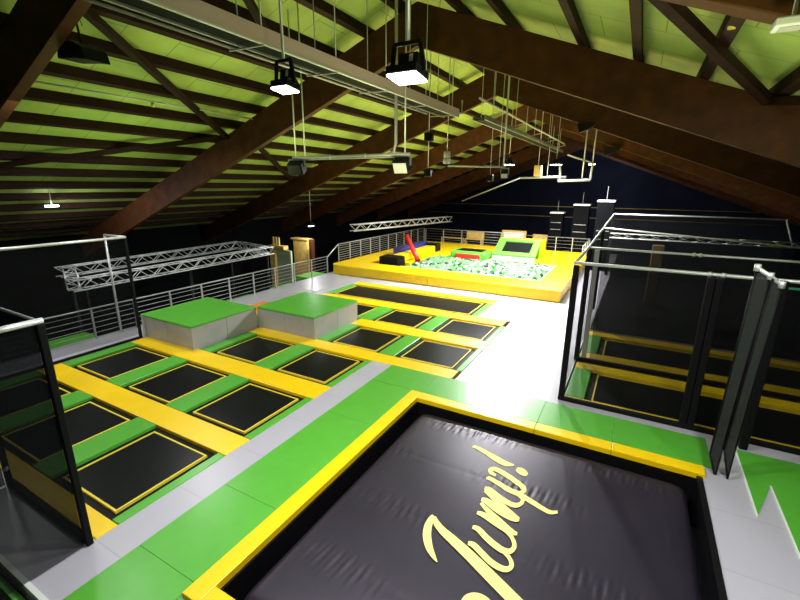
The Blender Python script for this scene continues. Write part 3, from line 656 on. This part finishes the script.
# cable tray along the hall
t = thing('cable_tray', 'long pale steel cable tray running under the roof from the upper left', 'cable tray', (-4.9,8,7.0))
ta, tb = atz(150,-6,7.0), atz(466,112,7.0); ta.x = tb.x = -4.85
ya, yb = 2.0, 12.4
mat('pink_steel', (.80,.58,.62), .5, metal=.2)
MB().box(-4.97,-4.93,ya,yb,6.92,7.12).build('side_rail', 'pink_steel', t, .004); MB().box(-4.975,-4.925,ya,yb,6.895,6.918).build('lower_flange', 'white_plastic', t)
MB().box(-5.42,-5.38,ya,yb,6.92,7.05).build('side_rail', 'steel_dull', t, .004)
MB().box(-5.376,-4.975,ya,yb,6.95,6.97).build('tray_base', mat('tray_dark', (.010,.012,.010), .7, spec=.05), t)
MB().tube([(-5.58,ya,6.93),(-5.58,yb-.8,6.93)], .02, 8).build('conduit', 'galv', t)
MB().tube([(-5.2,ya,7.02),(-5.2,yb,7.02)], .04, 8).build('cable', 'lamp_black', t)
for y in (4.9,6.6,8.3,10.2,11.9):
    MB().bar((-5.62,y,6.90),(-4.93,y,6.885),.025,.02).build('cross_bracket', 'galv', t)
    rod((-4.95,y,7.12), zroof(-4.95)-.01, t, .01); rod((-5.4,y,7.06), zroof(-5.4)-.01, t, .01)
MB().tube([(-4.95,yb-.02,7.02),(-4.95,yb+.25,7.02),(-4.95,yb+.25,7.4)], .03, 8).build('end_pipe', 'white_plastic', t)
t = thing('cable_tray', 'far steel cable tray continuing towards the back wall', 'cable tray', (-5,20,7.1))
for x in (-4.75,-5.15): MB().box(x-.02,x+.02,14.2,30.0,7.05,7.2).build('side_rail', 'steel_dull', t)
MB().box(-5.13,-4.77,14.2,30.0,7.05,7.07).build('tray_base', 'tray_dark', t)
MB().tube([(-4.4,12.6,7.4),(-4.4,14.6,7.4),(-4.4,28.,7.4)], .035, 8).build('conduit', 'white_plastic', t)
for y in (15,18,21.5,25,28.5):
    for x in (-4.75,-5.15): rod((x,y,7.2), zroof(x)-.01, t, .01)
    MB().bar((-4.4,y,7.36),(-5.15,y,7.21),.03,.03).build('cross_bracket', 'galv', t)

# spot bars
def spot(label, p, ang=0, w=.26, m_='lamp_black', white=False):
    x, y, z = p; t = thing('spotlight', label, 'spotlight', (x,y,z), 'spotlights on the hanging bars')
    d = Vector((math.sin(ang), -math.cos(ang), -.55)).normalized(); s_ = d.cross(Vector((0,0,1))).normalized(); u = s_.cross(d)
    c_ = Vector((x,y,z-.24))
    hs = MB().obox(c_, d*w*.45, s_*w*.6, u*w*.45).build('housing', m_, t, .02)
    MB().obox(c_+d*(w*.45+.008), d*.006, s_*w*.5, u*w*.38).build('front_glass', 'white_plastic' if white else 'lamp_black', hs)
    for s in (-1,1): MB().bar(c_+s_*s*w*.65, Vector((x,y,z-.06))+s_*s*w*.65, .025,.03).build('yoke_arm', 'steel_dull', t)
    MB().bar(Vector((x,y,z-.05))-s_*w*.68, Vector((x,y,z-.05))+s_*w*.68, .03,.03).build('yoke', 'steel_dull', t)
Yb = 9.0
l_, r_ = aty(293,158,Yb), aty(410,154,Yb)
t = thing('pipe_bar', 'white pipe bar hanging from the roof with a spotlight at each end', 'light bar', tuple((l_+r_)/2))
MB().tube([l_, r_], .035, 10).build('pipe', 'galv', t); MB().tube([l_+Vector((.2,.06,-.05)), r_+Vector((-.3,.06,-.05))], .018, 8).build('pipe', 'galv', t)
for p, dx in ((l_,.1),(l_,.42)): rod((p.x+dx,p.y,p.z+.03), zroof(p.x+dx)-.01, t, .018)
q = r_+Vector((-.55,0,0)); MB().tube([q+Vector((-.05,0,.0)), q+Vector((.12,0,.06)), q+Vector((.18,0,.25)), Vector((q.x+.18,q.y,zroof(q.x+.18)-.01))], .035, 10).build('bent_pipe', 'galv', t)
rod((q.x+.42,q.y,q.z+.03), zroof(q.x+.42)-.01, t, .02)
for k in (.35,.65): MB().tube([l_.lerp(r_,k), l_.lerp(r_,k+.01)], .05, 8).build('clamp', 'steel', t)
spot('dark spotlight at the left end of the near pipe bar', tuple(l_+Vector((.12,0,-.0))), .3, .34)
spot('spotlight with white front at the right end of the near pipe bar', tuple(r_+Vector((-.2,0,-.0))), .1, .32, white=True)
Yc = 14.5; l_, r_ = aty(448,166,Yc), aty(505,167,Yc)
t = thing('pipe_bar', 'thin white pipe bar hanging in the middle distance', 'light bar', tuple((l_+r_)/2))
MB().tube([l_, r_], .03, 8).build('pipe', 'galv', t); rod((r_.x-.05,r_.y,r_.z+.03), zroof(r_.x)-.02, t, .025); rod((r_.x-.2,r_.y,r_.z+.03), zroof(r_.x-.2)-.02, t, .012)
spot('small spotlight on the right end of the middle pipe bar', tuple(r_), .2, .2, white=True)
p = aty(447,158,13.5); t = thing('hanging_cylinder', 'white cylinder hanging in front of the second roof beam', 'hanging lamp', tuple(p))
MB().tube([p-Vector((0,0,.18)), p+Vector((0,0,-.02))], .12, 14).build('lower_body', 'white_plastic', t); MB().tube([p+Vector((0,0,.0)), p+Vector((0,0,.2))], .11, 14).build('upper_body', 'white_plastic', t); rod((p.x,p.y,p.z+.2), zroof(p.x)-.01, t)
for lab, px, py, Y, w in (('upper small black speaker hanging on a cable in the middle', 429,137,12.5,.26),('lower small black speaker hanging on a cable in the middle', 428,173,13.5,.24),('black speaker hanging near the middle spot bar', 490,178,17,.25)):
    p = aty(px,py,Y); t = thing('hanging_speaker', lab, 'speaker', tuple(p), 'small black hanging speakers'); MB().box(p.x-w/2,p.x+w/2,p.y-w*.4,p.y+w*.4,p.z-w/2,p.z+w/2).build('cabinet', 'lamp_black', t, .04); MB().box(p.x-w*.4,p.x+w*.4,p.y-w*.4-.02,p.y-w*.4-.003,p.z-w*.4,p.z+w*.4).build('grille', 'black_pad', t); rod((p.x,p.y,p.z+w/2+.003), zroof(p.x)-.01, t, .01)
# bright pipe frame at the back
Yd = 25.0; a_, b_, c_ = aty(558,181,Yd), aty(590,180,Yd), aty(593,163,Yd)
t = thing('lighting_rig', 'bright white hanging pipe rig near the back wall', 'light bar', tuple(a_))
MB().tube([a_, b_], .06, 8).build('pipe', 'white_plastic', t); MB().tube([aty(560,166,Yd), a_+Vector((.1,0,.02))], .05, 8).build('pipe', 'white_plastic', t); MB().tube([b_, c_], .05, 8).build('pipe', 'white_plastic', t)
for px in (582,591): p = aty(px,178,Yd); rod((p.x,p.y,p.z), zroof(p.x)-.01, t, .03)
MB().tube([aty(568,155,Yd-2), c_], .04, 8).build('pipe', 'white_plastic', t)
p = aty(520,178,25.5); p2 = aty(566,177,25.5); t = thing('pipe_bar', 'grey pipe bar with a hoist hanging below the far gable beam', 'light bar', tuple(p)); MB().tube([p,p2],.05,8).build('pipe','steel_dull',t); MB().tube([aty(462,201,30), aty(520,178,26)], .04, 6).build('diagonal_pipe', 'steel_dull', t); rod((p2.x-1,p2.y,p2.z), zroof(p2.x-1)-.01, t); q = aty(538,171,25.4); MB().box(q.x-.2,q.x+.2,q.y-.15,q.y+.15,q.z-.3,q.z+.3).build('hoist','plywood',t,.05); rod((q.x,q.y,q.z+.3), zroof(q.x)-.01, t)

# speakers on beams, projector, fittings
for lab, px, py, Y in (('left black speaker under the right roof beam', 585,127,19.1),('right black speaker under the right roof beam', 611,150,26.6)):
    p = aty(px,py,Y-.5); t = thing('wall_speaker', lab, 'speaker', tuple(p), 'black speakers on the right roof beams'); s_ = .32*Y/19
    MB().extr([(p.x-s_,p.y,p.z+s_*.5),(p.x+s_*1.1,p.y,p.z+s_*.35),(p.x+s_*.6,p.y,p.z-s_*.2),(p.x-s_*.6,p.y,p.z-s_*.6)],(0,.3,0)).build('cabinet','lamp_black',t,.02); MB().box(p.x-.05,p.x+.05,p.y+.305,p.y+.39,p.z-.1,p.z+.1).build('bracket','lamp_black',t)
p = aty(80,52,4.75); t = thing('projector', 'black boxy projector hanging beside the top left roof beam', 'projector', tuple(p))
MB().extr([(p.x-.42,p.y-.2,p.z-.10),(p.x+.15,p.y-.2,p.z-.16),(p.x+.50,p.y-.2,p.z-.22),(p.x+.42,p.y-.2,p.z+.0),(p.x+.1,p.y-.2,p.z+.14),(p.x-.35,p.y-.2,p.z+.16)],(0,.45,0)).build('housing','lamp_black',t,.02)
MB().tube([(p.x+.1,p.y,p.z+.15),(p.x+.05,p.y,p.z+.45),(p.x-.15,p.y,p.z+.55)],.02,8).build('arm','lamp_black',t); MB().box(p.x-.28,p.x-.08,p.y-.1,p.y+.1,p.z+.53,p.z+.6).build('mount_plate','white_plastic',t); rod((p.x-.18,p.y,p.z+.6), zroof(p.x-.18)-.01, t, .02, 'lamp_black')
MB().tube([(p.x+.1+.22*math.cos(k*.5)-.2,p.y+.05,p.z+.42+.16*math.sin(k*.5)) for k in range(12)], .008, 6).build('cable', 'lamp_black', t)
p = atz(148,101,6.95); t = thing('sprinkler_pipe', 'thin sprinkler pipe with a yellow head under the left roof slope', 'pipe', (-12.3,8,7.0))
xs_ = -12.35; zs_ = zt(xs_)-.08
MB().tube([(xs_,4.4,zs_),(xs_,11.5,zs_)], .022, 8).build('pipe', 'galv', t); MB().tube([(xs_,7.9,zs_-.025),(xs_,7.9,zs_-.14)], .045, 8).build('sprinkler_head', 'sprinkler', t)
for y in (5.2,8.2,10.6): MB().tube([(xs_,y,zs_+.02),(xs_,y,zroof(xs_)-.01)], .01, 6).build('hanger_rod', 'galv', t)
p = aty(733,21,8.2); t = thing('sensor', 'small yellow sensor hanging from a right hand purlin', 'sensor', tuple(p)); MB().tube([p-Vector((0,0,.1)), p+Vector((0,0,.05))], .05, 10).build('head', 'sprinkler', t); MB().tube([p+Vector((0,0,.055)), (p.x,p.y,zroof(p.x)-.01)], .03, 8).build('stem', 'lamp_black', t)
p = aty(794,22,4.0); t = thing('ceiling_unit', 'white flat ceiling unit at the top right corner', 'ceiling fitting', tuple(p)); MB().box(p.x-.1,p.x+.2,p.y-.05,p.y+.12,p.z-.025,p.z+.03).build('housing','white_plastic',t,.01); MB().box(p.x-.07,p.x+.15,p.y-.02,p.y+.09,p.z-.031,p.z-.026).build('grille','galv',t); rod((p.x,p.y+.05,p.z+.03), zroof(p.x)-.01, t)
p = aty(2,131,6.5); tag(MB().box(p.x-.3,p.x+.2,p.y-.1,p.y+.1,p.z-.03,p.z+.03).build('strip_fitting','white_plastic'), 'white strip fitting at the left edge under the roof', 'ceiling fitting')

# ------------------------------------------------------------------ world and view
w = bpy.data.worlds.new('world'); SC.world = w; w.use_nodes = True
w.node_tree.nodes['Background'].inputs[0].default_value = (.02,.022,.025,1); w.node_tree.nodes['Background'].inputs[1].default_value = .3
SC.view_settings.view_transform = 'Standard'; SC.view_settings.look = 'None'; SC.view_settings.exposure = 0.0; SC.view_settings.gamma = 1
SC.view_settings.use_curve_mapping = False
